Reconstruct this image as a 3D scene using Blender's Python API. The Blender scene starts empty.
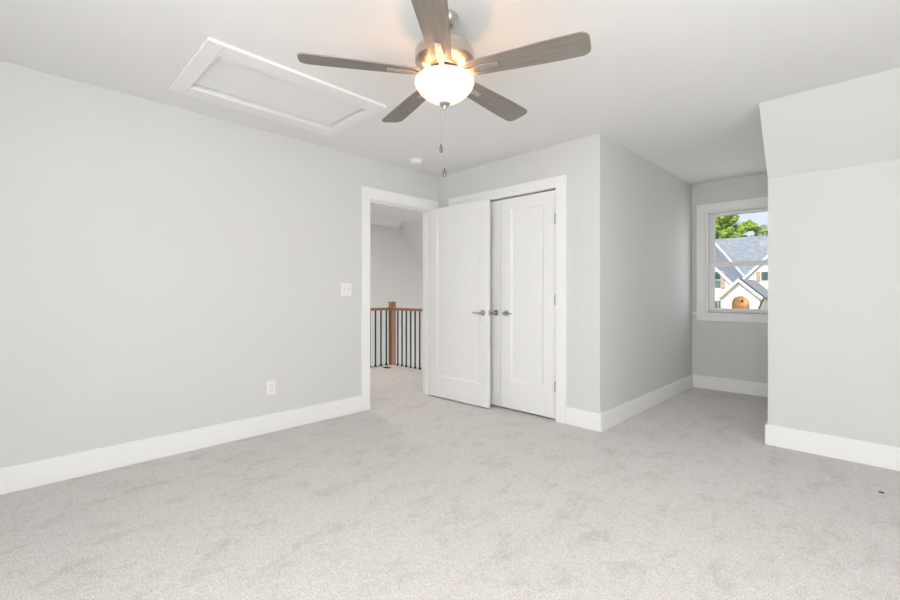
import bpy, bmesh, math, random
from mathutils import Vector, Matrix
SC = bpy.context.scene
COL = SC.collection
R = math.radians
H = 2.435           # ceiling height

# ------------------------------------------------------------ camera
cam_d = bpy.data.cameras.new('camera'); cam = bpy.data.objects.new('camera', cam_d); COL.objects.link(cam)
cam.location = (0, 0, 1.13)
cam.rotation_euler = (R(90), 0, R(44.4))
cam_d.sensor_width = 36; cam_d.lens = 431 / 900 * 36
cam_d.shift_y = -7 / 900
cam_d.clip_start = 0.05; cam_d.clip_end = 400
SC.camera = cam

# ------------------------------------------------------------ world, sun, area lights, exposure
SC.view_settings.view_transform = 'Standard'; SC.view_settings.look = 'None'
SC.view_settings.exposure = 0.05; SC.view_settings.gamma = 1.0
w = bpy.data.worlds.new('sky'); SC.world = w; w.use_nodes = True
nt = w.node_tree; nt.nodes.clear()
wo = nt.nodes.new('ShaderNodeOutputWorld'); bg = nt.nodes.new('ShaderNodeBackground')
tc = nt.nodes.new('ShaderNodeTexCoord'); ns = nt.nodes.new('ShaderNodeTexNoise'); rp = nt.nodes.new('ShaderNodeValToRGB')
ns.inputs['Scale'].default_value = 5; ns.inputs['Detail'].default_value = 5
rp.color_ramp.elements[0].position = .38; rp.color_ramp.elements[0].color = (.72, .86, 1, 1)
rp.color_ramp.elements[1].position = .58; rp.color_ramp.elements[1].color = (1, 1, 1, 1)
nt.links.new(tc.outputs['Generated'], ns.inputs['Vector']); nt.links.new(ns.outputs['Fac'], rp.inputs[0])
nt.links.new(rp.outputs[0], bg.inputs[0]); nt.links.new(bg.outputs[0], wo.inputs[0])
bg.inputs[1].default_value = 0.95

def light(name, kind, loc, rot, energy, color=(1, 1, 1), **kw):
    d = bpy.data.lights.new(name, kind); o = bpy.data.objects.new(name, d); COL.objects.link(o)
    o.location = loc; o.rotation_euler = [R(a) for a in rot]; d.energy = energy; d.color = color
    for k, v in kw.items(): setattr(d, k, v)
    return o
# sun comes from behind the house (from -Y, -X side, high)
light('sun', 'SUN', (0, 0, 30), (48, 0, -5), 3.6, (1, .96, .9), angle=R(1))
# added fill at rear, right and in the stairwell; daylight of the dormer window
light('fill_light_rear', 'AREA', (-.2, -1.13, 1.45), (90, 0, 0), 66, (.985, .993, 1), shape='RECTANGLE', size=2.1, size_y=1.45)
light('fill_light_right', 'AREA', (1.52, 1.1, 1.4), (90, 0, 90), 25, (.985, .993, 1), shape='RECTANGLE', size=1.7, size_y=1.2)
light('window_light_dormer', 'AREA', (-1.06, 5.70, 1.5), (-90, 0, 0), 2.9, (.97, .985, 1), shape='RECTANGLE', size=.66, size_y=1.1)
light('fill_light_stair', 'AREA', (-4.2, 5.8, .1), (90, 0, 125), 30, (1, .98, .96), shape='RECTANGLE', size=1.2, size_y=1.4)  # unseen lamp added to brighten the stairwell, no window is built here
# added fill lamp aimed up, brightens the room by way of the ceiling
light('fill_light_ceiling', 'AREA', (.1, -.35, 1.35), (180, 0, 0), 16, (.99, .995, 1), shape='RECTANGLE', size=.9, size_y=.9)
light('fill_light_hall', 'AREA', (-5.3, 3.0, 2.38), (0, 0, 0), 28, (1, .965, .92), shape='RECTANGLE', size=.4, size_y=.4)  # unseen lamp added to brighten the hall, no fixture is built

# ------------------------------------------------------------ materials
def mat(name, col, rough=.6, metal=0, noise=None, bump=None, emit=None, spec=None):
    """noise=(scale, amount) varies the value a little; bump=(scale, strength, distance)"""
    m = bpy.data.materials.new(name); m.use_nodes = True; t = m.node_tree; b = t.nodes['Principled BSDF']
    b.inputs['Base Color'].default_value = (*col, 1); b.inputs['Roughness'].default_value = rough
    b.inputs['Metallic'].default_value = metal
    if spec is not None: b.inputs['Specular IOR Level'].default_value = spec
    c = t.nodes.new('ShaderNodeTexCoord')
    if noise:
        n = t.nodes.new('ShaderNodeTexNoise'); n.inputs['Scale'].default_value = noise[0]; n.inputs['Detail'].default_value = 6
        r = t.nodes.new('ShaderNodeValToRGB'); k = noise[1]
        r.color_ramp.elements[0].color = (*[v * (1 - k) for v in col], 1); r.color_ramp.elements[0].position = .3
        r.color_ramp.elements[1].color = (*[min(1, v * (1 + k)) for v in col], 1); r.color_ramp.elements[1].position = .7
        t.links.new(c.outputs['Object'], n.inputs['Vector']); t.links.new(n.outputs['Fac'], r.inputs[0]); t.links.new(r.outputs[0], b.inputs['Base Color'])
    if bump:
        n2 = t.nodes.new('ShaderNodeTexNoise'); n2.inputs['Scale'].default_value = bump[0]; n2.inputs['Detail'].default_value = 4
        bp = t.nodes.new('ShaderNodeBump'); bp.inputs['Strength'].default_value = bump[1]; bp.inputs['Distance'].default_value = bump[2]
        t.links.new(c.outputs['Object'], n2.inputs['Vector']); t.links.new(n2.outputs['Fac'], bp.inputs['Height']); t.links.new(bp.outputs[0], b.inputs['Normal'])
    if emit:
        b.inputs['Emission Color'].default_value = (*emit[0], 1); b.inputs['Emission Strength'].default_value = emit[1]
    return m
M = {}
M['wall'] = mat('wall paint', (.70, .70, .685), .75, bump=(180, .05, .001))
M['ceil'] = mat('ceiling paint', (.85, .85, .84), .85, bump=(140, .05, .001))
M['trim'] = mat('trim paint', (.90, .90, .89), .42)
M['door'] = mat('door paint', (.88, .88, .87), .42)
M['plastic'] = mat('white plastic', (.86, .86, .84), .35)
M['dark'] = mat('dark gap', (.03, .03, .03), .9)
M['slot'] = mat('slot shade plastic', (.35, .35, .34), .6)
M['nickel'] = mat('brushed nickel', (.56, .53, .49), .34, 1.0, noise=(90, .06))
M['nickel_dark'] = mat('satin nickel hardware', (.50, .49, .47), .36, 1.0)
M['fob'] = mat('dark pewter', (.20, .19, .18), .3, 1.0)
M['iron'] = mat('black iron', (.012, .012, .013), .45, .3)
M['siding'] = mat('white siding', (.82, .82, .80), .8)
M['white_ext'] = mat('white fascia', (.9, .9, .9), .7)
M['brick'] = mat('limewashed brick', (.86, .79, .72), .9, noise=(3, .12))
M['cedar'] = mat('cedar shutter', (.62, .42, .30), .7, noise=(4, .2))
M['oakdoor'] = mat('oak entry door', (.86, .50, .26), .5, noise=(2, .35))
M['darkglass'] = mat('window glass outside', (.09, .17, .15), .08, noise=(.9, .6))
M['gutter'] = mat('dark gutter', (.06, .06, .07), .5)
M['trunk'] = mat('bark', (.12, .09, .06), .9, noise=(4, .3))
M['concrete'] = mat('concrete', (.55, .54, .51), .9, noise=(1, .06))
M['grass'] = mat('lawn', (.15, .19, .08), .95, noise=(.8, .3))
M['asphalt'] = mat('asphalt', (.2, .2, .2), .9, noise=(.5, .2))
M['lint'] = mat('dark lint', (.05, .045, .04), .9)

# carpet: short twisted pile, speckled greige with crushed patches
m = bpy.data.materials.new('carpet'); m.use_nodes = True; t = m.node_tree; b = t.nodes['Principled BSDF']; M['carpet'] = m
b.inputs['Roughness'].default_value = .95; b.inputs['Specular IOR Level'].default_value = .1
b.inputs['Sheen Weight'].default_value = .15
def L(a, b_): t.links.new(a, b_)
def nd(k, **kw):
    n = t.nodes.new(k)
    for a, v in kw.items():
        if a in n.inputs: n.inputs[a].default_value = v
        else: setattr(n, a, v)
    return n
c = nd('ShaderNodeTexCoord')
fine = nd('ShaderNodeTexNoise', Scale=150.0, Detail=4.0, Roughness=.7); mid = nd('ShaderNodeTexNoise', Scale=34.0, Detail=6.0, Roughness=.75)
big = nd('ShaderNodeTexNoise', Scale=4.5, Detail=10.0, Roughness=.78, Distortion=.3)
mp = nd('ShaderNodeMapping'); mp.inputs['Scale'].default_value = (1.5, .9, 1); mp.inputs['Rotation'].default_value = (0, 0, R(-18))
L(c.outputs['Object'], mp.inputs[0]); L(mp.outputs[0], big.inputs['Vector'])
for n in (fine, mid): L(c.outputs['Object'], n.inputs['Vector'])
def ramp(src, p0, c0, p1, c1):
    r = t.nodes.new('ShaderNodeValToRGB'); e = r.color_ramp.elements
    e[0].position = p0; e[0].color = (*c0, 1); e[1].position = p1; e[1].color = (*c1, 1); L(src, r.inputs[0]); return r.outputs[0]
def mulc(a, b_):
    x = t.nodes.new('ShaderNodeMix'); x.data_type = 'RGBA'; x.blend_type = 'MULTIPLY'; x.inputs[0].default_value = 1
    L(a, x.inputs[6]); L(b_, x.inputs[7]); return x.outputs[2]
f_ = ramp(fine.outputs['Fac'], .37, (.56, .525, .505), .60, (.86, .825, .80))
m_ = ramp(mid.outputs['Fac'], .35, (.86, .85, .84), .65, (1, 1, 1))
g_ = ramp(big.outputs['Fac'], .36, (.85, .84, .83), .50, (1, 1, 1))
L(mulc(mulc(f_, m_), g_), b.inputs['Base Color'])
ad = nd('ShaderNodeMath', operation='ADD'); L(fine.outputs['Fac'], ad.inputs[0]); L(mid.outputs['Fac'], ad.inputs[1])
bp = nd('ShaderNodeBump', Strength=.55, Distance=.008); L(ad.outputs[0], bp.inputs['Height']); L(bp.outputs[0], b.inputs['Normal'])

# fan blade: weathered grey-brown wood, grain along the blade (local X)
def grain(name, c0, c1, sc=(3, 45, 45), rough=.5):
    m = bpy.data.materials.new(name); m.use_nodes = True; t = m.node_tree; b = t.nodes['Principled BSDF']
    c = t.nodes.new('ShaderNodeTexCoord'); mp = t.nodes.new('ShaderNodeMapping'); mp.inputs['Scale'].default_value = sc
    n = t.nodes.new('ShaderNodeTexNoise'); n.inputs['Scale'].default_value = 2; n.inputs['Detail'].default_value = 8; n.inputs['Roughness'].default_value = .65
    r = t.nodes.new('ShaderNodeValToRGB'); e = r.color_ramp.elements; e[0].position = .3; e[0].color = (*c0, 1); e[1].position = .7; e[1].color = (*c1, 1)
    t.links.new(c.outputs['Object'], mp.inputs[0]); t.links.new(mp.outputs[0], n.inputs['Vector']); t.links.new(n.outputs['Fac'], r.inputs[0]); t.links.new(r.outputs[0], b.inputs['Base Color'])
    b.inputs['Roughness'].default_value = rough
    return m
M['blade'] = grain('grey oak blade', (.19, .165, .14), (.27, .24, .21))
M['oak'] = grain('stained oak', (.22, .105, .048), (.38, .20, .10), (30, 30, 2))

# shingles outside
m = bpy.data.materials.new('blue grey shingles'); m.use_nodes = True; t = m.node_tree; b = t.nodes['Principled BSDF']; M['shingle'] = m
c = nd('ShaderNodeTexCoord'); bk = nd('ShaderNodeTexBrick', Scale=1.6); L(c.outputs['Object'], bk.inputs['Vector'])
bk.inputs['Color1'].default_value = (.24, .27, .32, 1); bk.inputs['Color2'].default_value = (.33, .365, .43, 1); bk.inputs['Mortar'].default_value = (.20, .22, .26, 1)
bk.inputs['Row Height'].default_value = .35
L(bk.outputs[0], b.inputs['Base Color']); b.inputs['Roughness'].default_value = .9

# window glass: thin clear pane with a faint reflection
m = bpy.data.materials.new('clear glass'); m.use_nodes = True; t = m.node_tree; t.nodes.clear(); M['glass'] = m
o_ = nd('ShaderNodeOutputMaterial'); tr = nd('ShaderNodeBsdfTransparent'); gl = nd('ShaderNodeBsdfGlossy', Roughness=.02); mx = nd('ShaderNodeMixShader')
mx.inputs[0].default_value = .02; L(tr.outputs[0], mx.inputs[1]); L(gl.outputs[0], mx.inputs[2]); L(mx.outputs[0], o_.inputs[0])

# lit frosted bowl of the fan light
M['bowl'] = mat('lit frosted glass', (.95, .9, .86), .35, emit=((1, .50, .19), 1.9))

# foliage
def leafmat(name, c0, c1):
    m = bpy.data.materials.new(name); m.use_nodes = True; t = m.node_tree; b = t.nodes['Principled BSDF']
    g = t.nodes.new('ShaderNodeNewGeometry'); r = t.nodes.new('ShaderNodeValToRGB'); e = r.color_ramp.elements
    e[0].color = (*c0, 1); e[1].color = (*c1, 1)
    t.links.new(g.outputs['Random Per Island'], r.inputs[0]); t.links.new(r.outputs[0], b.inputs['Base Color'])
    b.inputs['Roughness'].default_value = .6
    tl = t.nodes.new('ShaderNodeBsdfTranslucent'); mx = t.nodes.new('ShaderNodeMixShader'); mx.inputs[0].default_value = .4
    t.links.new(r.outputs[0], tl.inputs[0]); t.links.new(b.outputs[0], mx.inputs[1]); t.links.new(tl.outputs[0], mx.inputs[2])
    t.links.new(mx.outputs[0], t.nodes['Material Output'].inputs[0])
    return m
M['leaf_bright'] = leafmat('bright leaves', (.22, .44, .05), (.80, .92, .20))
M['leaf_mid'] = leafmat('green leaves', (.12, .32, .08), (.50, .72, .20))
M['leaf_pale'] = leafmat('pale leaves', (.40, .50, .28), (.72, .78, .50))

# ------------------------------------------------------------ mesh helpers
class MB:
    def __init__(s): s.bm = bmesh.new()
    def box(s, x0, y0, z0, x1, y1, z1, mtx=None):
        if x0 > x1: x0, x1 = x1, x0
        if y0 > y1: y0, y1 = y1, y0
        if z0 > z1: z0, z1 = z1, z0
        P = [(x, y, z) for z in (z0, z1) for y in (y0, y1) for x in (x0, x1)]
        v = [s.bm.verts.new(mtx @ Vector(p) if mtx else p) for p in P]
        for f in ((0, 2, 3, 1), (4, 5, 7, 6), (0, 1, 5, 4), (2, 6, 7, 3), (0, 4, 6, 2), (1, 3, 7, 5)): s.bm.faces.new([v[i] for i in f])
        return s
    def prism(s, pts, d, mtx=None):
        """closed polygon pts (3-D) swept by vector d"""
        d = Vector(d); a = [Vector(p) for p in pts]; q = [p + d for p in a]
        if mtx: a = [mtx @ p for p in a]; q = [mtx @ p for p in q]
        va = [s.bm.verts.new(p) for p in a]; vb = [s.bm.verts.new(p) for p in q]; n = len(va)
        s.bm.faces.new(va[::-1]); s.bm.faces.new(vb)
        for i in range(n): s.bm.faces.new((va[i], va[(i + 1) % n], vb[(i + 1) % n], vb[i]))
        return s
    def lathe(s, prof, n=48, mtx=None):
        """profile of (r, z) about the local z axis"""
        rings = []
        for r, z in prof:
            if r < 1e-5:
                p = Vector((0, 0, z)); rings.append([s.bm.verts.new(mtx @ p if mtx else p)])
            else:
                rg = []
                for k in range(n):
                    a = 2 * math.pi * k / n; p = Vector((r * math.cos(a), r * math.sin(a), z)); rg.append(s.bm.verts.new(mtx @ p if mtx else p))
                rings.append(rg)
        for A, B in zip(rings, rings[1:]):
            for k in range(n):
                a0, a1 = A[k % len(A)], A[(k + 1) % len(A)]; b0, b1 = B[k % len(B)], B[(k + 1) % len(B)]
                vs = [a0]
                for v in (a1, b1, b0):
                    if v not in vs: vs.append(v)
                if len(vs) > 2: s.bm.faces.new(vs)
        return s
    def tube(s, p0, p1, r, n=12, r1=None):
        p0, p1 = Vector(p0), Vector(p1); d = p1 - p0; q = d.to_track_quat('Z', 'Y').to_matrix().to_4x4(); q.translation = p0
        r1 = r if r1 is None else r1
        return s.lathe([(0, 0), (r, 0), (r1, d.length), (0, d.length)], n, q)
    def build(s, name, m, parent=None, smooth=False, bevel=0, loc=None):
        bmesh.ops.recalc_face_normals(s.bm, faces=s.bm.faces)
        me = bpy.data.meshes.new(name); s.bm.to_mesh(me); s.bm.free(); me.materials.append(m)
        o = bpy.data.objects.new(name, me); COL.objects.link(o)
        if loc: o.location = loc
        if parent: o.parent = parent
        if smooth:
            for p in me.polygons: p.use_smooth = True
            try: me.set_sharp_from_angle(angle=R(38))
            except Exception: pass
        if bevel:
            bv = o.modifiers.new('bevel', 'BEVEL'); bv.width = bevel; bv.segments = 2; bv.limit_method = 'ANGLE'
        return o
def structure(o): o['kind'] = 'structure'; return o
def tag(o, label, cat, group=None):
    o['label'] = label; o['category'] = cat
    if group: o['group'] = group
    return o
def empty(name, loc=(0, 0, 0), rz=0):
    o = bpy.data.objects.new(name, None); COL.objects.link(o); o.location = loc; o.rotation_euler = (0, 0, rz); o.empty_display_size = .1
    return o

XL, XR, YB, YR = -3.495, 1.6, 3.37, -1.2       # left wall, right wall, closet wall, wall behind the camera
XB, XD, YK, YW = -1.587, -0.556, 3.96, 5.76      # bump-out wall, dormer cheek, knee wall, window wall
T = .115

# ------------------------------------------------------------ room shell
f = MB(); f.box(-3.61, -1.35, -.25, 1.75, 5.95, 0); f.box(-5.50, 1.4, -.25, -3.61, 4.305, 0)
o = structure(f.build('floor', M['carpet'])); o['label'] = 'light greige cut pile carpet'
# left wall with the bedroom doorway (runs on as the hall side of the closet)
s = MB(); s.box(XL - T, YR - .1, 0, XL, 2.436, 2.6); s.box(XL - T, 2.436, 2.055, XL, 3.265, 2.6); s.box(XL - T, 3.265, 0, XL, 6.1, 2.6)
structure(s.build('wall_left', M['wall']))
# closet front wall with its double-door opening
s = MB(); s.box(XL, YB, 0, -3.212, YB + T, 2.6); s.box(-3.212, YB, 2.055, -1.985, YB + T, 2.6); s.box(-1.985, YB, 0, XB - .03, YB + T, 2.6)
structure(s.build('wall_back', M['wall']))
XF = -1.552       # that wall runs very slightly out of square to here
structure(MB().prism([(XB - T, YB + T, 0), (XB - .03, YB + T, 0), (XB - .03, YB, 0), (XB, YB, 0), (XF, YW, 0), (XB - T, YW, 0)], (0, 0, 2.6)).build('wall_closet_side', M['wall']))
# dormer wall with window opening
s = MB(); s.box(-1.70, YW, 0, -1.41, YW + .15, 2.6); s.box(-.71, YW, 0, -.42, YW + .15, 2.6)
s.box(-1.41, YW, 0, -.71, YW + .15, .90); s.box(-1.41, YW, 2.085, -.71, YW + .15, 2.6)
structure(s.build('wall_dormer', M['wall']))
# dormer cheek (right side of the alcove): full behind the knee wall, cut along the roof slope in front of it
s = MB(); s.prism([(XD, YK - .33, H), (XD, YK + .02, 1.98), (XD, YW, 1.98), (XD, YW, 2.6), (XD, YK - .33, 2.6)], (.12, 0, 0)); s.box(XD, YK, 0, XD + .12, YW, 1.98)
structure(s.build('wall_dormer_cheek', M['wall']))
structure(MB().box(XD + .12, YK, 0, XR + .1, YK + .12, 2.1).build('wall_knee', M['wall']))
structure(MB().prism([(XD, YK - .36, H), (XD, YK, 1.98), (XD, YK + .02, 1.98), (XD, YK - .33, H)], (XR - XD, 0, 0)).build('ceiling_slope', M['wall']))
s = MB(); s.box(XR, YR - .1, 0, XR + .1, .2, 2.6); s.box(XR, 2.0, 0, XR + .1, YK + .2, 2.6); s.box(XR, .2, 0, XR + .1, 2.0, .75); s.box(XR, .2, 2.05, XR + .1, 2.0, 2.6)
structure(s.build('wall_right', M['wall']))
structure(MB().box(-3.61, YR - .1, 0, XR + .1, YR, 2.6).build('wall_rear', M['wall']))
# ceiling with the attic opening
hx0, hx1, hy0, hy1 = -3.06, -2.545, .79, 1.765
s = MB(); s.box(-3.61, YR, H, hx0, YB, H + .1); s.box(hx1, YR, H, XR, YB, H + .1); s.box(hx0, YR, H, hx1, hy0, H + .1); s.box(hx0, hy1, H, hx1, YB, H + .1)
s.box(XB - T, YB, H, XD, YW, H + .1); s.box(XD, YB, H, XR, YK - .33, H + .1); s.box(-3.61, YB, H, XB - T, YB + .9, H + .1)
structure(s.build('ceiling', M['ceil']))
structure(MB().box(-3.7, YR - .1, 2.62, XR + .1, 6.1, 2.7).build('ceiling_attic_deck', M['dark']))
s = MB(); s.box(-3.3, YB + .75, 0, XB - T, YB + .85, H); structure(s.build('wall_closet_back', M['wall']))

# baseboards
bh, bt = .15, .016
def base(name, *boxes):
    s = MB()
    for b_ in boxes: s.box(*b_)
    structure(s.build(name, M['trim'], bevel=.003))
base('baseboard_left', (XL, YR, 0, XL + bt, 2.356, bh))
base('baseboard_back', (-1.888, YB - bt, 0, XB + bt, YB, bh))
structure(MB().prism([(XB, YB, 0), (XB + bt, YB, 0), (XF + bt, YW - bt, 0), (XF, YW - bt, 0)], (0, 0, bh)).build('baseboard_closet_side', M['trim'], bevel=.003))
base('baseboard_dormer', (XB, YW - bt, 0, XD, YW, bh))
base('baseboard_knee', (XD - bt, YK - bt, 0, XR, YK, bh))
base('baseboard_dormer_cheek', (XD - bt, YK, 0, XD, YW - bt, bh))
base('baseboard_right', (XR - bt, YR, 0, XR, YK - bt, bh))
base('baseboard_rear', (XL + bt, YR, 0, XR - bt, YR + bt, bh))

# door casings and jambs
s = MB(); ct = .018
s.box(XL, 2.353, 0, XL + ct, 2.446, 2.049); s.box(XL, 2.353, 2.049, XL + ct, YB - .001, 2.155)
s.box(XL, 3.265, 0, XL + ct, YB - .001, 2.055)
o = structure(s.build('trim_1', M['trim'], bevel=.002)); o['label'] = 'white flat casing around the bedroom doorway'
s = MB(); j = .016
s.box(XL - T - .002, 2.436, 0, XL, 2.452, 2.055); s.box(XL - T - .002, 3.265 - j, 0, XL, 3.265, 2.055); s.box(XL - T - .002, 2.452, 2.055 - j, XL, 3.265 - j, 2.055)
s.box(XL - .075, 2.452, 0, XL - .042, 2.463, 2.039); s.box(XL - .075, 3.238, 0, XL - .042, 3.249, 2.039); s.box(XL - .075, 2.463, 2.028, XL - .042, 3.238, 2.039)
structure(s.build('trim_2', M['trim'], bevel=.001))
s = MB()
s.box(-3.308, YB - ct, 0, -3.212, YB, 2.06); s.box(-1.985, YB - ct, 0, -1.888, YB, 2.06); s.box(-3.308, YB - ct, 2.06, -1.888, YB, 2.155)
o = structure(s.build('trim_3', M['trim'], bevel=.002)); o['label'] = 'white flat casing around the closet double doors'
s = MB(); s.box(-3.212, YB, 0, -3.204, YB + T, 2.055); s.box(-1.993, YB, 0, -1.985, YB + T, 2.055)
structure(s.build('trim_4', M['trim']))
s = MB(); s.box(XL - T - ct, 2.356, 0, XL - T, 2.436, 2.155); s.box(XL - T - ct, 3.265, 0, XL - T, 3.36, 2.155); s.box(XL - T - ct, 2.436, 2.055, XL - T, 3.265, 2.155)
structure(s.build('trim_5', M['trim']))

# ------------------------------------------------------------ doors: one-panel shaker leaves
def leaf_mesh(wd, ht, th, st, top, bot):
    """leaf in local x 0..wd, z 0..ht, front face y=0, back y=th"""
    s = MB(); bm = s.bm
    def rings(y, sg):
        defs = [(0, 0, wd, ht, 0), (st, bot, wd - st, ht - top, 0), (st + .002, bot + .002, wd - st - .002, ht - top - .002, .003),
                (st + .016, bot + .016, wd - st - .016, ht - top - .016, .008), (st + .017, bot + .017, wd - st - .017, ht - top - .017, .009)]
        rr = [[bm.verts.new((x, y + sg * d, z)) for x, z in ((x0, z0), (x1, z0), (x1, z1), (x0, z1))] for x0, z0, x1, z1, d in defs]
        for a, b_ in zip(rr, rr[1:]):
            for k in range(4): bm.faces.new((a[k], a[(k + 1) % 4], b_[(k + 1) % 4], b_[k]))
        bm.faces.new(rr[-1]); return rr[0]
    a = rings(0, 1); b_ = rings(th, -1)
    for k in range(4): bm.faces.new((a[k], a[(k + 1) % 4], b_[(k + 1) % 4], b_[k]))
    return s
def lever(parent, x, z, y, out, side, name='lever_handle', length=.105):
    """rosette on face y, projecting along out (+1/-1 in y), lever towards side (+1/-1 in x)"""
    s = MB(); q = Matrix.Translation((x, y, z)) @ Matrix.Rotation(R(90) * (1 if out < 0 else -1), 4, 'X')
    s.lathe([(0, 0), (.029, 0), (.029, .006), (.026, .009), (.012, .010), (.0105, .012), (.0105, .036), (.013, .038), (.013, .050), (.010, .053), (0, .053)], 32, q)
    yy = y + out * .046
    s.tube((x, yy, z), (x + side * length * .55, yy, z + .001), .0085, 12, .0075)
    s.tube((x + side * length * .53, yy, z + .001), (x + side * length, yy - out * .006, z), .0075, 12, .006)
    return s.build(name, M['nickel_dark'], parent, smooth=True)
def hinge(parent, x, y, z):
    s = MB(); s.tube((x, y, z - .045), (x, y, z + .045), .0065, 12); s.tube((x, y, z + .045), (x, y, z + .051), .008, 12, .004); s.tube((x, y, z - .051), (x, y, z - .045), .004, 12, .008)
    for k in (-.027, -.009, .009, .027): s.lathe([(.0066, k - .0005), (.0072, k), (.0066, k + .0005)], 12, Matrix.Translation((x, y, z)))
    s.box(x - .016, y + .0045, z - .044, x + .016, y + .0065, z + .044)
    return s.build('hinge', M['nickel_dark'], parent, smooth=True)
# open bedroom door, swung past square in front of the closet
d = leaf_mesh(.812, 2.027, .035, .112, .10, .22).build('door_1', M['door'], bevel=.0012)
structure(d); d['label'] = 'white one-panel bedroom door standing open in front of the closet'
d.location = (-3.470, 3.223, .014); d.rotation_euler = (0, 0, R(1.4))
lever(d, .812 - .062, .922, 0, -1, -1)
lever(d, .812 - .062, .922, .035, 1, -1, length=.10).scale = (1, 1, 1)
s = MB(); s.box(.8115, .006, .922 - .028, .8130, .029, .922 + .028); s.box(.812, .011, .922 - .009, .8215, .023, .922 + .009); s.build('latch_plate', M['nickel_dark'], d)
for z in (.21, 1.02, 1.82): hinge(d, -.002, .030, z)
# closet leaves
CL, CM, CR = -3.204, -2.607, -1.993
dl = leaf_mesh(CM - CL - .004, 2.024, .035, .122, .108, .27).build('door_2', M['door'], bevel=.0012); structure(dl)
dl['label'] = 'left closet door leaf, half hidden behind the open bedroom door'; dl.location = (CL + .002, YB + .001, .018)
lever(dl, CM - CL - .004 - .050, .916, 0, -1, -1)
dr = leaf_mesh(CR - CM - .004, 2.024, .035, .122, .108, .27).build('door_3', M['door'], bevel=.0012); structure(dr)
dr['label'] = 'right closet door leaf with three hinges on its right edge'; dr.location = (CM + .002, YB + .001, .018)
lever(dr, .070, .916, 0, -1, 1, length=.09)
for z in (.285, 1.05, 1.768): hinge(dr, CR - CM - .0015, -.0075, z)
for z in (.285, 1.05, 1.768): hinge(dl, -.0035, -.0075, z)

# ------------------------------------------------------------ dormer window
wn = empty('window_1', (-1.06, YW, .9)); structure(wn); wn['label'] = 'white double-hung window in the dormer alcove'
def wp(name, m, boxes, bevel=.0015, **kw):
    s = MB()
    for b_ in boxes: s.box(*b_)
    return s.build(name, m, kw.get('parent', wn), bevel=bevel)
# local coordinates: x about -1.06, y from the wall face (negative = into the room), z from 0.9
wp('window_casing', M['trim'], [(-.438, -.018, 0, -.345, 0, 1.275), (.345, -.018, 0, .438, 0, 1.275), (-.345, -.018, 1.180, .345, 0, 1.275)])
wp('window_sill', M['trim'], [(-.478, -.038, -.022, .478, .0, 0), (-.35, 0, -.022, .35, .10, 0)])
wp('window_apron', M['trim'], [(-.438, -.018, -.095, .438, 0, -.022)])
wp('window_frame', M['trim'], [(-.35, 0, 0, -.330, .15, 1.185), (.330, 0, 0, .35, .15, 1.185), (-.33, 0, 1.165, .33, .15, 1.185), (-.33, .08, 0, .33, .15, .02),
                              (-.330, .0, 0, -.318, .038, 1.165), (.318, .0, 0, .330, .038, 1.165)])
up = wp('upper_sash', M['trim'], [(-.33, .082, .54, -.272, .115, 1.165), (.272, .082, .54, .33, .115, 1.165), (-.272, .082, 1.135, .272, .115, 1.165), (-.272, .082, .54, .272, .115, .588)])
wp('pane', M['glass'], [(-.272, .097, .588, .272, .101, 1.135)], bevel=0, parent=up)
lo = wp('lower_sash', M['trim'], [(-.318, .04, .002, -.268, .076, .592), (.268, .04, .002, .318, .076, .592), (-.268, .04, .002, .268, .076, .052), (-.268, .04, .536, .268, .076, .592)])
wp('pane', M['glass'], [(-.268, .056, .052, .268, .060, .536)], bevel=0, parent=lo)
# windows added out of view to go with the rear and right fill lamps
w2 = empty('window_added_right', (XR, 1.1, .75)); structure(w2)
wp('window_casing', M['trim'], [(-.018, -1.0, -.1, 0, -.9, 1.4), (-.018, .9, -.1, 0, 1.0, 1.4), (-.018, -.9, 1.3, 0, .9, 1.4), (-.018, -.9, -.1, 0, .9, 0)], parent=w2)
fr = wp('window_frame', M['trim'], [(.03, -.9, 0, .07, -.84, 1.3), (.03, .84, 0, .07, .9, 1.3), (.03, -.03, 0, .07, .03, 1.3), (.03, -.84, 0, .07, .84, .06), (.03, -.84, 1.24, .07, .84, 1.3)], parent=w2)
wp('pane', M['glass'], [(.048, -.84, .06, .052, .84, 1.24)], bevel=0, parent=fr)
w3 = empty('window_added_rear', (-.2, YR, .7)); structure(w3)
wp('window_casing', M['trim'], [(-1.4, 0, -.1, -1.3, .018, 1.6), (1.3, 0, -.1, 1.4, .018, 1.6), (-1.3, 0, 1.5, 1.3, .018, 1.6), (-1.3, 0, -.1, 1.3, .018, 0)], parent=w3)
wp('shade_added', M['plastic'], [(-1.3, .004, 0, 1.3, .008, 1.5)], bevel=0, parent=w3)  # added sheet, the wall behind it is solid

# ------------------------------------------------------------ attic hatch
ah = empty('attic_hatch', (-2.80, 1.27, H)); tag(ah, 'white framed rectangular attic access panel in the ceiling', 'hatch')
ox0, ox1, oy0, oy1 = -3.187, -2.412, .705, 1.838
s = MB()
s.box(ox0, oy0, H - .018, ox1, hy0, H); s.box(ox0, hy1, H - .018, ox1, oy1, H); s.box(ox0, hy0, H - .018, hx0, hy1, H); s.box(hx1, hy0, H - .018, ox1, hy1, H)
for v in s.bm.verts: v.co -= Vector((-2.80, 1.27, H))
s.build('hatch_frame', M['trim'], ah, bevel=.003)
s = MB(); s.box(hx0 + .020, hy0 + .003, H + .008, hx1 - .004, hy1 - .014, H + .03)
for v in s.bm.verts: v.co -= Vector((-2.80, 1.27, H))
s.build('hatch_panel', M['trim'], ah)

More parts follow.
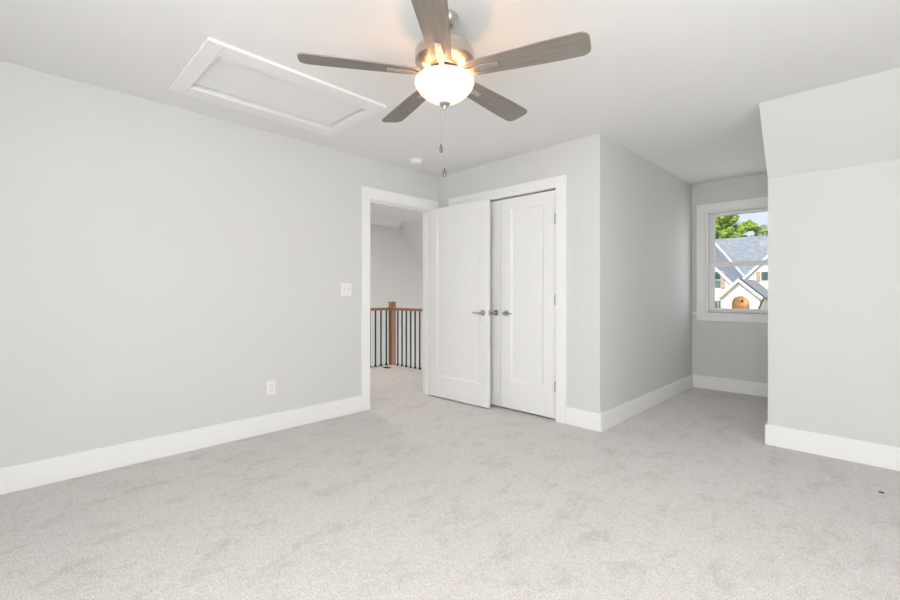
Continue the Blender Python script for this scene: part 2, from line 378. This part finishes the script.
# ------------------------------------------------------------ ceiling fan
FX, FY = -1.446, 1.440
fan = empty('ceiling_fan', (FX, FY, H)); tag(fan, 'brushed nickel five-blade ceiling fan with a lit frosted glass bowl', 'ceiling fan')
def fz(z): return z - H
def lathe_part(name, m, prof, parent=fan, n=64):
    return MB().lathe([(r, fz(z)) for r, z in prof], n).build(name, m, parent, smooth=True)
lathe_part('canopy', M['nickel'], [(0, H), (.064, H), (.064, 2.425), (.060, 2.410), (.050, 2.394), (.034, 2.382), (.020, 2.378), (0, 2.378)])
lathe_part('downrod', M['nickel'], [(0, 2.40), (.0125, 2.40), (.0125, 2.30), (.028, 2.298), (.032, 2.285), (.032, 2.27), (0, 2.27)])
lathe_part('motor_housing', M['nickel'], [(0, 2.287), (.060, 2.287), (.118, 2.283), (.132, 2.279), (.137, 2.270), (.138, 2.262), (.138, 2.235), (.1395, 2.232), (.1395, 2.222), (.137, 2.219),
                                          (.130, 2.214), (.100, 2.196), (.074, 2.190), (.072, 2.186), (0, 2.186)])
lathe_part('vent_ring', M['dark'], [(0, 2.187), (.071, 2.187), (.071, 2.180), (0, 2.180)])
lathe_part('flywheel', M['nickel'], [(0, 2.181), (.062, 2.181), (.066, 2.176), (.066, 2.160), (.060, 2.155), (0, 2.155)])
lathe_part('light_fitter', M['nickel'], [(0, 2.156), (.070, 2.156), (.078, 2.150), (.080, 2.142), (.076, 2.140), (0, 2.140)])
lathe_part('glass_bowl', M['bowl'], [(.122, 2.144), (.131, 2.141), (.138, 2.132), (.1395, 2.120), (.131, 2.100), (.115, 2.080), (.095, 2.062), (.071, 2.047), (.047, 2.036), (.026, 2.030), (0, 2.029),
                                      (0, 2.032), (.026, 2.033), (.046, 2.039), (.070, 2.050), (.093, 2.065), (.112, 2.083), (.128, 2.102), (.1365, 2.120), (.135, 2.130), (.129, 2.138), (.122, 2.141), (.122, 2.144)])
fin = lathe_part('finial', M['nickel_dark'], [(0, 2.030), (.026, 2.029), (.027, 2.025), (.020, 2.017), (.010, 2.014), (.007, 2.008), (.008, 2.003), (.006, 1.998), (0, 1.996)], n=32)
def blade_mesh():
    s = MB(); pts = []
    prof = [(.125, .047), (.165, .050), (.25, .0545), (.35, .060), (.45, .065), (.55, .068), (.62, .068)]
    up_ = [(r, h) for r, h in prof]
    for k in range(1, 7):
        a = R(90) * k / 6; up_.append((.622 + .038 * math.sin(a), .030 + .038 * math.cos(a)))
    out = up_ + [(r, -h) for r, h in up_[::-1]]
    s.prism([(r, h, -.003) for r, h in out], (0, 0, .006)); return s
def iron_mesh():
    s = MB()
    # arm from the flywheel, then a tapered plate screwed under the blade
    s.prism([(.055, -.016, -.012), (.13, -.011, -.012), (.13, .011, -.012), (.055, .016, -.012)], (0, 0, .005))
    s.prism([(.125, -.011, -.012), (.175, -.019, -.0075), (.262, -.014, -.0075), (.268, 0, -.0075), (.262, .014, -.0075), (.175, .019, -.0075), (.125, .011, -.012)], (0, 0, .0042))
    for x, y in ((.185, .010), (.185, -.010), (.25, 0)): s.lathe([(0, -.0095), (.004, -.009), (.005, -.0075)], 12, Matrix.Translation((x, y, 0)))
    return s
bl0 = blade_mesh().build('blade', M['blade'], fan, bevel=.0015); ir0 = iron_mesh().build('blade_iron', M['nickel'], bl0, bevel=.0008)
sl0 = MB().box(.262, -.016, -.0085, .270, .016, -.003).build('end_plate', M['nickel_dark'], bl0)
for k in range(5):
    if k == 0: b_ = bl0
    else:
        b_ = bl0.copy(); COL.objects.link(b_); b_.parent = fan
        for src in (ir0, sl0): i_ = src.copy(); COL.objects.link(i_); i_.parent = b_
    b_.matrix_local = Matrix.Translation((0, 0, fz(2.165))) @ Matrix.Rotation(R(21 + 72 * k), 4, 'Z') @ Matrix.Rotation(R(-11), 4, 'X')
for nm, dx, dy, ztop, zf in (('pull_chain', -.014, -.010, 2.012, 1.838), ('pull_chain', .0, .0, 1.998, 1.722)):
    s = MB(); z = ztop
    while z > zf: s.lathe([(0, fz(z) + .0016), (.0010, fz(z)), (0, fz(z) - .0016)], 6, Matrix.Translation((dx, dy, 0))); z -= .0042
    s.tube((dx, dy, fz(ztop)), (dx, dy, fz(zf)), .0005, 6)
    ch = s.build(nm, M['nickel'], fan)
    MB().lathe([(0, fz(zf)), (.003, fz(zf) - .002), (.0035, fz(zf) - .008), (.0075, fz(zf) - .020), (.0085, fz(zf) - .030), (.0065, fz(zf) - .040), (0, fz(zf) - .044)], 20, Matrix.Translation((dx, dy, 0))).build('chain_fob', M['fob'], ch, smooth=True)
for k in range(4):
    a = R(-51 + 90 * k)
    l = light('fan_bulb', 'POINT', (FX + .108 * math.cos(a), FY + .108 * math.sin(a), 2.139), (0, 0, 0), 1.0, (1, .50, .18), shadow_soft_size=.01)

# ------------------------------------------------------------ small wall and ceiling fittings
sd = empty('smoke_detector', (-3.193, 2.79, H)); tag(sd, 'round white smoke detector on the ceiling above the doorway', 'smoke detector')
MB().lathe([(0, 0), (.066, 0), (.066, -.010), (.062, -.013), (0, -.013)], 48).build('mounting_base', M['plastic'], sd, smooth=True)
MB().lathe([(.058, -.013), (.055, -.017), (.053, -.026), (.044, -.036), (.020, -.040), (0, -.040)], 48).build('cover', M['plastic'], sd, smooth=True)
def outlet(loc, rz, label):
    r = empty('electrical_outlet', loc, rz); tag(r, label, 'outlet')        # local +x points out of the wall
    MB().box(0, -.036, -.059, .006, .036, .059).build('cover_plate', M['plastic'], r, bevel=.003)
    for z in (.020, -.020):
        f_ = MB().box(.005, -.017, z - .015, .0085, .017, z + .015).build('receptacle', M['plastic'], r, bevel=.003)
        s = MB(); s.box(.0082, -.009, z - .004, .0088, -.0055, z + .007); s.box(.0082, .0055, z - .004, .0088, .009, z + .006); s.box(.0082, -.0025, z - .012, .0088, .0025, z - .007)
        s.build('slot', M['slot'], f_)
    return r
outlet((XL, 1.487, .36), 0, 'white duplex outlet low on the long left wall')
outlet((XB, 4.125, .337), 0, 'white duplex outlet low on the closet side wall, near the window alcove')
sw = empty('light_switch', (XL, 2.186, 1.162)); tag(sw, 'white double light switch plate beside the doorway casing', 'light switch')
MB().box(0, -.058, -.060, .006, .058, .060).build('cover_plate', M['plastic'], sw, bevel=.003)
for y in (-.023, .023): MB().prism([(.005, y - .006, -.012), (.005, y - .006, .012), (.016, y - .004, .012), (.018, y - .004, .006)], (0, .010, 0)).build('toggle', M['plastic'], sw)
# ------------------------------------------------------------ hall and stairwell
HF = -6.3
structure(MB().prism([(HF, 1.4, -2.8), (HF, 6.2, -2.8), (HF, 6.2, 2.6), (HF, 1.4, 2.6)], (-.1, 0, 0)).build('wall_stair', M['wall']))
structure(MB().box(HF, 1.3, -2.8, XL - T, 1.4, 2.6).build('wall_hall_end', M['wall']))
structure(MB().box(HF, 6.0, -2.8, XL, 6.1, 2.0).build('wall_stair_knee', M['wall']))
structure(MB().box(XL - T - .0, 4.32, -2.8, XL, 6.0, -.001).build('wall_stair_side', M['wall']))
structure(MB().box(-6.165, 1.4, H, XL - T, 5.06, H + .1).build('ceiling_hall', M['ceil']))
s = MB(); s.prism([(-6.165, 1.4, H), (HF, 1.4, 2.345), (HF, 1.4, 2.6), (-6.165, 1.4, 2.6)], (0, 3.66, 0))
structure(s.build('ceiling_hall_side_slope', M['ceil']))
s = MB(); sl = (H - 1.53) / 1.03
s.prism([(HF, 5.06, H), (HF, 6.0, 1.47), (HF, 6.1, 1.47), (HF, 6.1, 2.6), (HF, 5.06, 2.6)], (HF * -1 + XL - T, 0, 0))
structure(s.build('ceiling_hall_slope', M['ceil']))
structure(MB().box(HF, 1.4, -2.9, XL, 6.1, -2.8).build('floor_lower', M['carpet']))
s = MB(); s.box(-5.515, 1.4, -.3, -5.50, 4.32, 0); s.box(-5.50, 4.305, -.3, XL - T, 4.32, 0); structure(s.build('trim_6', M['trim']))
# railing
rl = empty('stair_railing', (-5.44, 4.245, 0)); tag(rl, 'oak newel post and handrail with black iron balusters at the stair opening', 'railing')
s = MB(); s.box(-.042, -.042, 0, .042, .042, .955); s.box(-.036, -.036, .955, .036, .036, .965); s.box(-.044, -.044, .965, .044, .044, .992)
s.build('newel_post', M['oak'], rl, bevel=.003)
hr1 = MB().prism([(-.030, -.04, .860), (.030, -.04, .860), (.032, -.04, .880), (.024, -.04, .900), (-.024, -.04, .900), (-.032, -.04, .880)], (0, -2.65, 0)).build('handrail', M['oak'], rl, bevel=.003)
hr2 = MB().prism([(.04, -.030, .860), (.04, .030, .860), (.04, .032, .880), (.04, .024, .900), (.04, -.024, .900), (.04, -.032, .880)], (1.785, 0, 0)).build('handrail', M['oak'], rl, bevel=.003)
bal0 = MB().box(-.0085, -.0085, 0, .0085, .0085, .862).build('baluster', M['iron'], rl)
sh0 = MB().lathe([(0, 0), (.024, 0), (.024, .006), (.014, .028), (.012, .034), (0, .034)], 4, Matrix.Rotation(R(45), 4, 'Z')).build('shoe', M['iron'], bal0)
spots = [(0, -.116 - .103 * k) for k in range(24)] + [(.142 + .103 * k, 0) for k in range(16)]
for i, (x, y) in enumerate(spots):
    if i == 0: q = bal0
    else:
        q = bal0.copy(); COL.objects.link(q); q.parent = rl
        r_ = sh0.copy(); COL.objects.link(r_); r_.parent = q
    q.location = (x, y, 0)
fr = empty('floor_register', (-5.235, 3.985, 0)); fr.scale = (.85, .8, 1); tag(fr, 'small dark floor vent in the hall carpet before the newel post', 'floor vent')
s = MB(); s.box(-.07, -.045, 0, .07, -.037, .006); s.box(-.07, .037, 0, .07, .045, .006); s.box(-.07, -.037, 0, -.062, .037, .006); s.box(.062, -.037, 0, .07, .037, .006)
for k in range(9): s.box(-.062 + .0145 * k, -.037, 0, -.056 + .0145 * k, .037, .004)
s.build('grille', M['iron'], fr); MB().box(-.062, -.037, 0, .062, .037, .001).build('duct_opening', M['dark'], fr)
# lint on the carpet
s = MB(); random.seed(3)
pts = [(.012 * math.cos(a) * random.uniform(.6, 1.2), .006 * math.sin(a) * random.uniform(.6, 1.2), 0) for a in [k * math.pi / 5 for k in range(10)]]
s.prism(pts, (0, 0, .006)); tag(s.build('lint', M['lint'], loc=(.04, 3.448, 0)), 'tiny dark scrap of lint on the carpet before the right wall', 'lint')

# ------------------------------------------------------------ outside
GZ = -1.75
gs = MB(); gs.prism([(0, 6.0, -3.3), (0, 30, -3.3), (0, 42, GZ), (0, 140, GZ), (0, 140, GZ - 1), (0, 6.0, -4.5)], (160, 0, 0))
for v in gs.bm.verts: v.co.x -= 90
structure(gs.build('ground', M['grass']))
structure(MB().box(-16, 42.5, GZ, 0, 48.5, GZ + .03).build('ground_bounce_slab', M['concrete']))  # pale slab added to bounce neutral light onto the house front
structure(MB().box(-90, 20, -3.3, 70, 27, -3.28).build('ground_street', M['asphalt']))
hs = empty('neighbour_house', (-10, 55, GZ)); tag(hs, 'white house with blue grey shingle roof and gabled arched porch, seen through window', 'house')
def hp(name, m, builder, parent=None):
    s = MB(); builder(s)
    for v in s.bm.verts: v.co -= Vector((-10, 55, GZ))
    return s.build(name, m, parent or hs)
hp('wall', M['siding'], lambda s: (s.box(-24, 59.4, GZ, 4, 72, 2.4),
    s.prism([(-20.4, 51, GZ), (-9.55, 51, GZ), (-9.55, 51, 1.5), (-15.0, 51, 7.5), (-20.4, 51, 1.5)], (0, 11, 0)),
    s.prism([(-11.2, 57, GZ), (-1.8, 57, GZ), (-1.8, 57, 1.55), (-6.5, 57, 6.68), (-11.2, 57, 1.55)], (0, 6, 0))))
hp('main_roof', M['shingle'], lambda s: s.prism([(-25, 58.8, 1.9), (-25, 65.8, 8.3), (-25, 73, 2.0), (-25, 73, 1.8), (-25, 58.8, 1.7)], (30, 0, 0)))
def gable(name, x0, xc, x1, z0, zc, z1, y0, y1, th=.14):
    # roof slabs as a sheet with thickness on either side of the ridge
    r = hp(name, M['shingle'], lambda s: (s.prism([(x0, y0, z0), (xc, y0, zc), (xc, y0, zc + th), (x0 - .05, y0, z0 + th)], (0, y1 - y0, 0)),
        s.prism([(xc, y0, zc), (x1, y0, z1), (x1 + .05, y0, z1 + th), (xc, y0, zc + th)], (0, y1 - y0, 0))))
    hp('fascia', M['white_ext'], lambda s: (s.prism([(x0, y0 - .08, z0 - .2), (xc, y0 - .08, zc - .2), (xc, y0 - .08, zc + th), (x0, y0 - .08, z0 + th)], (0, .07, 0)),
        s.prism([(xc, y0 - .08, zc - .2), (x1, y0 - .08, z1 - .2), (x1, y0 - .08, z1 + th), (xc, y0 - .08, zc + th)], (0, .07, 0))), r)
    return r
gable('wing_roof', -20.8, -15.0, -9.3, 1.10, 7.6, 1.22, 50.8, 65)
gable('gable_roof', -11.5, -6.5, -1.5, 1.25, 6.72, 1.25, 56.8, 64)
# light metal valley between wing roof and main roof
hp('valley_flashing', M['white_ext'], lambda s: (lambda k: s.prism([(*k(-14.9), ), (*k(-9.6), ), (k(-9.6)[0] + .05, k(-9.6)[1] - .05, k(-9.6)[2] + .34), (k(-14.9)[0] + .05, k(-14.9)[1] - .05, k(-14.9)[2] + .34)], (.05, -.08, 0)))(
    lambda X: (X, 58.8 + ((7.74 - 1.119 * (X + 15.0)) - 1.9) / .9143, 7.74 - 1.119 * (X + 15.0))))
# porch
hp('porch', M['brick'], lambda s: (
    s.prism([(-10.65, 49, GZ), (-9.74, 49, GZ), (-9.74, 49, .11)] + [(-9.015 + .725 * math.cos(R(180 - 15 * k)), 49, .11 + .725 * math.sin(R(15 * k))) for k in range(1, 12)]
            + [(-8.29, 49, .11), (-8.29, 49, GZ), (-7.5, 49, GZ), (-7.5, 49, .75), (-9.13, 49, 2.35), (-10.65, 49, .85)], (0, .35, 0)),
    s.box(-10.65, 49.35, GZ, -10.3, 51.0, .8), s.box(-7.85, 49.35, GZ, -7.5, 56.9, .75)))
pr = hp('porch_roof', M['shingle'], lambda s: (s.prism([(-11.0, 48.7, .50), (-9.13, 48.7, 2.40), (-9.13, 48.7, 2.52), (-11.05, 48.7, .60)], (0, 8, 0)),
    s.prism([(-9.13, 48.7, 2.40), (-7.20, 48.7, .62), (-7.15, 48.7, .72), (-9.13, 48.7, 2.52)], (0, 8, 0))))
hp('fascia', M['white_ext'], lambda s: (s.prism([(-11.0, 48.6, .30), (-9.13, 48.6, 2.22), (-9.13, 48.6, 2.52), (-11.05, 48.6, .58)], (0, .1, 0)),
    s.prism([(-9.13, 48.6, 2.22), (-7.20, 48.6, .42), (-7.15, 48.6, .70), (-9.13, 48.6, 2.52)], (0, .1, 0))), pr)
hp('gutter', M['gutter'], lambda s: s.prism([(-8.95, 48.55, 2.42), (-7.05, 48.55, .66), (-7.05, 48.55, .78), (-8.95, 48.55, 2.56)], (0, .12, 0)))
hp('downspout', M['gutter'], lambda s: (s.prism([(-7.22, 48.6, .64), (-7.08, 48.6, .64), (-7.50, 48.6, -.5), (-7.64, 48.6, -.5)], (0, .12, 0)), s.box(-7.64, 48.6, GZ, -7.50, 48.72, -.5)))
hp('entry_door', M['oakdoor'], lambda s: (s.box(-9.9, 50.7, GZ, -8.1, 50.8, 1.0)))
hp('lantern', M['gutter'], lambda s: (s.box(-9.12, 49.9, .22, -8.96, 50.05, .45), s.tube((-9.04, 49.97, .45), (-9.04, 49.97, .9), .015)))
light('fill_light_porch', 'POINT', (-9.04, 50.15, .3), (0, 0, 0), 15, (1, .75, .5), shadow_soft_size=.02)  # fill added behind the lantern to brighten the archway
def win(x0, x1, z0, z1, y, bars=(.5,), vb=1):
    fr_ = hp('window', M['white_ext'], lambda s: (s.box(x0 - .08, y - .06, z0 - .1, x1 + .08, y + .02, z0), s.box(x0 - .08, y - .06, z1, x1 + .08, y + .02, z1 + .08),
        s.box(x0 - .08, y - .06, z0, x0, y + .02, z1), s.box(x1, y - .06, z0, x1 + .08, y + .02, z1),
        [s.box(x0, y - .05, z0 + (z1 - z0) * b_ - .03, x1, y + .02, z0 + (z1 - z0) * b_ + .03) for b_ in bars],
        [s.box(x0 + (x1 - x0) * (k + 1) / (vb + 1) - .02, y - .05, z0, x0 + (x1 - x0) * (k + 1) / (vb + 1) + .02, y + .02, z1) for k in range(vb)]))
    hp('pane', M['darkglass'], lambda s: s.box(x0, y - .03, z0, x1, y, z1), fr_)
def shutter(x0, x1, z0, z1, y):
    hp('shutter', M['cedar'], lambda s: (s.box(x0, y - .09, z0, x1, y - .01, z1), s.box(x0, y - .12, z0 + .1, x1, y - .09, z0 + .25), s.box(x0, y - .12, z1 - .25, x1, y - .09, z1 - .1),
                                         s.box(x0, y - .12, (z0 + z1) / 2 - .05, x1, y - .09, (z0 + z1) / 2 + .05)))
win(-12.3, -11.08, 1.64, 3.30, 51); shutter(-11.06, -10.74, 1.60, 3.32, 51); shutter(-12.7, -12.38, 1.60, 3.32, 51)
win(-12.3, -10.82, -1.1, .36, 51, (.45,), 2)
win(-8.58, -7.85, 2.46, 3.42, 57, (), 0); shutter(-9.02, -8.66, 2.42, 3.44, 57); shutter(-7.75, -7.4, 2.42, 3.44, 57)
win(-6.2, -5.0, -.9, .8, 57)

# trees beyond the house
def tree(x, y, z0, h, rad, leaf, n, label, seed, size=.34, clumps=46):
    rnd = random.Random(seed)
    r = empty('tree', (x, y, z0)); tag(r, label, 'tree', 'trees behind the neighbour house')
    s = MB(); s.tube((0, 0, 0), (.1, 0, h * .8), .28, 10, .08)
    for k in range(9):
        a = rnd.uniform(0, 6.28); zb = h * rnd.uniform(.4, .75); s.tube((.05, 0, zb), (rad * .7 * math.cos(a), rad * .7 * math.sin(a), zb + rad * rnd.uniform(.3, .8)), .09, 6, .03)
    s.build('trunk', M['trunk'], r)
    s = MB(); bm = s.bm; cs = []
    for k in range(clumps):
        v = Vector((rnd.gauss(0, 1), rnd.gauss(0, 1), rnd.gauss(0, 1))).normalized() * rnd.uniform(.35, 1) ** .5
        cs.append((Vector((v.x * rad, v.y * rad, h * .68 + v.z * h * .32)), rad * rnd.uniform(.16, .32)))
    for k in range(n):
        c_, cr = cs[k % clumps]
        d_ = Vector((rnd.gauss(0, 1), rnd.gauss(0, 1), rnd.gauss(0, 1))).normalized(); p = c_ + d_ * cr * rnd.uniform(.6, 1.05)
        nrm = (d_ + Vector((rnd.uniform(-.7, .7), rnd.uniform(-.7, .7), rnd.uniform(-.2, .9)))).normalized()
        u = nrm.orthogonal().normalized(); u = Matrix.Rotation(rnd.uniform(0, 6.28), 3, nrm) @ u; v_ = nrm.cross(u); q = size * rnd.uniform(.6, 1.2)
        bm.faces.new([bm.verts.new(p + a) for a in (u * q, v_ * q * .5, -u * q, -v_ * q * .5)])
    me = bpy.data.meshes.new('foliage'); bm.to_mesh(me); bm.free(); me.materials.append(leaf); o = bpy.data.objects.new('foliage', me); COL.objects.link(o); o.parent = r
tree(-21.0, 90, GZ, 20.5, 2.9, M['leaf_mid'], 7000, 'tall mid green tree at the left edge of the window view', 1)
tree(-16.4, 80.5, GZ, 17.6, 2.3, M['leaf_bright'], 6000, 'bright yellow green tree, second from the left over the roof', 2)
tree(-14.9, 88.5, GZ, 15.9, 2.0, M['leaf_bright'], 4000, 'narrow bright green tree over the middle of the roof ridge', 3)
tree(-12.0, 83, GZ, 15.0, 1.8, M['leaf_pale'], 3200, 'pale thin-leaved tree at the right over the roof ridge', 4, .28)
tree(-21.5, 81, GZ, 15.5, 2.2, M['leaf_bright'], 4000, 'bright tree mostly hidden by the left side of window', 5)
tree(-10.3, 91, GZ, 15.3, 2.2, M['leaf_mid'], 3500, 'mid green tree mostly hidden by the right window edge', 6)
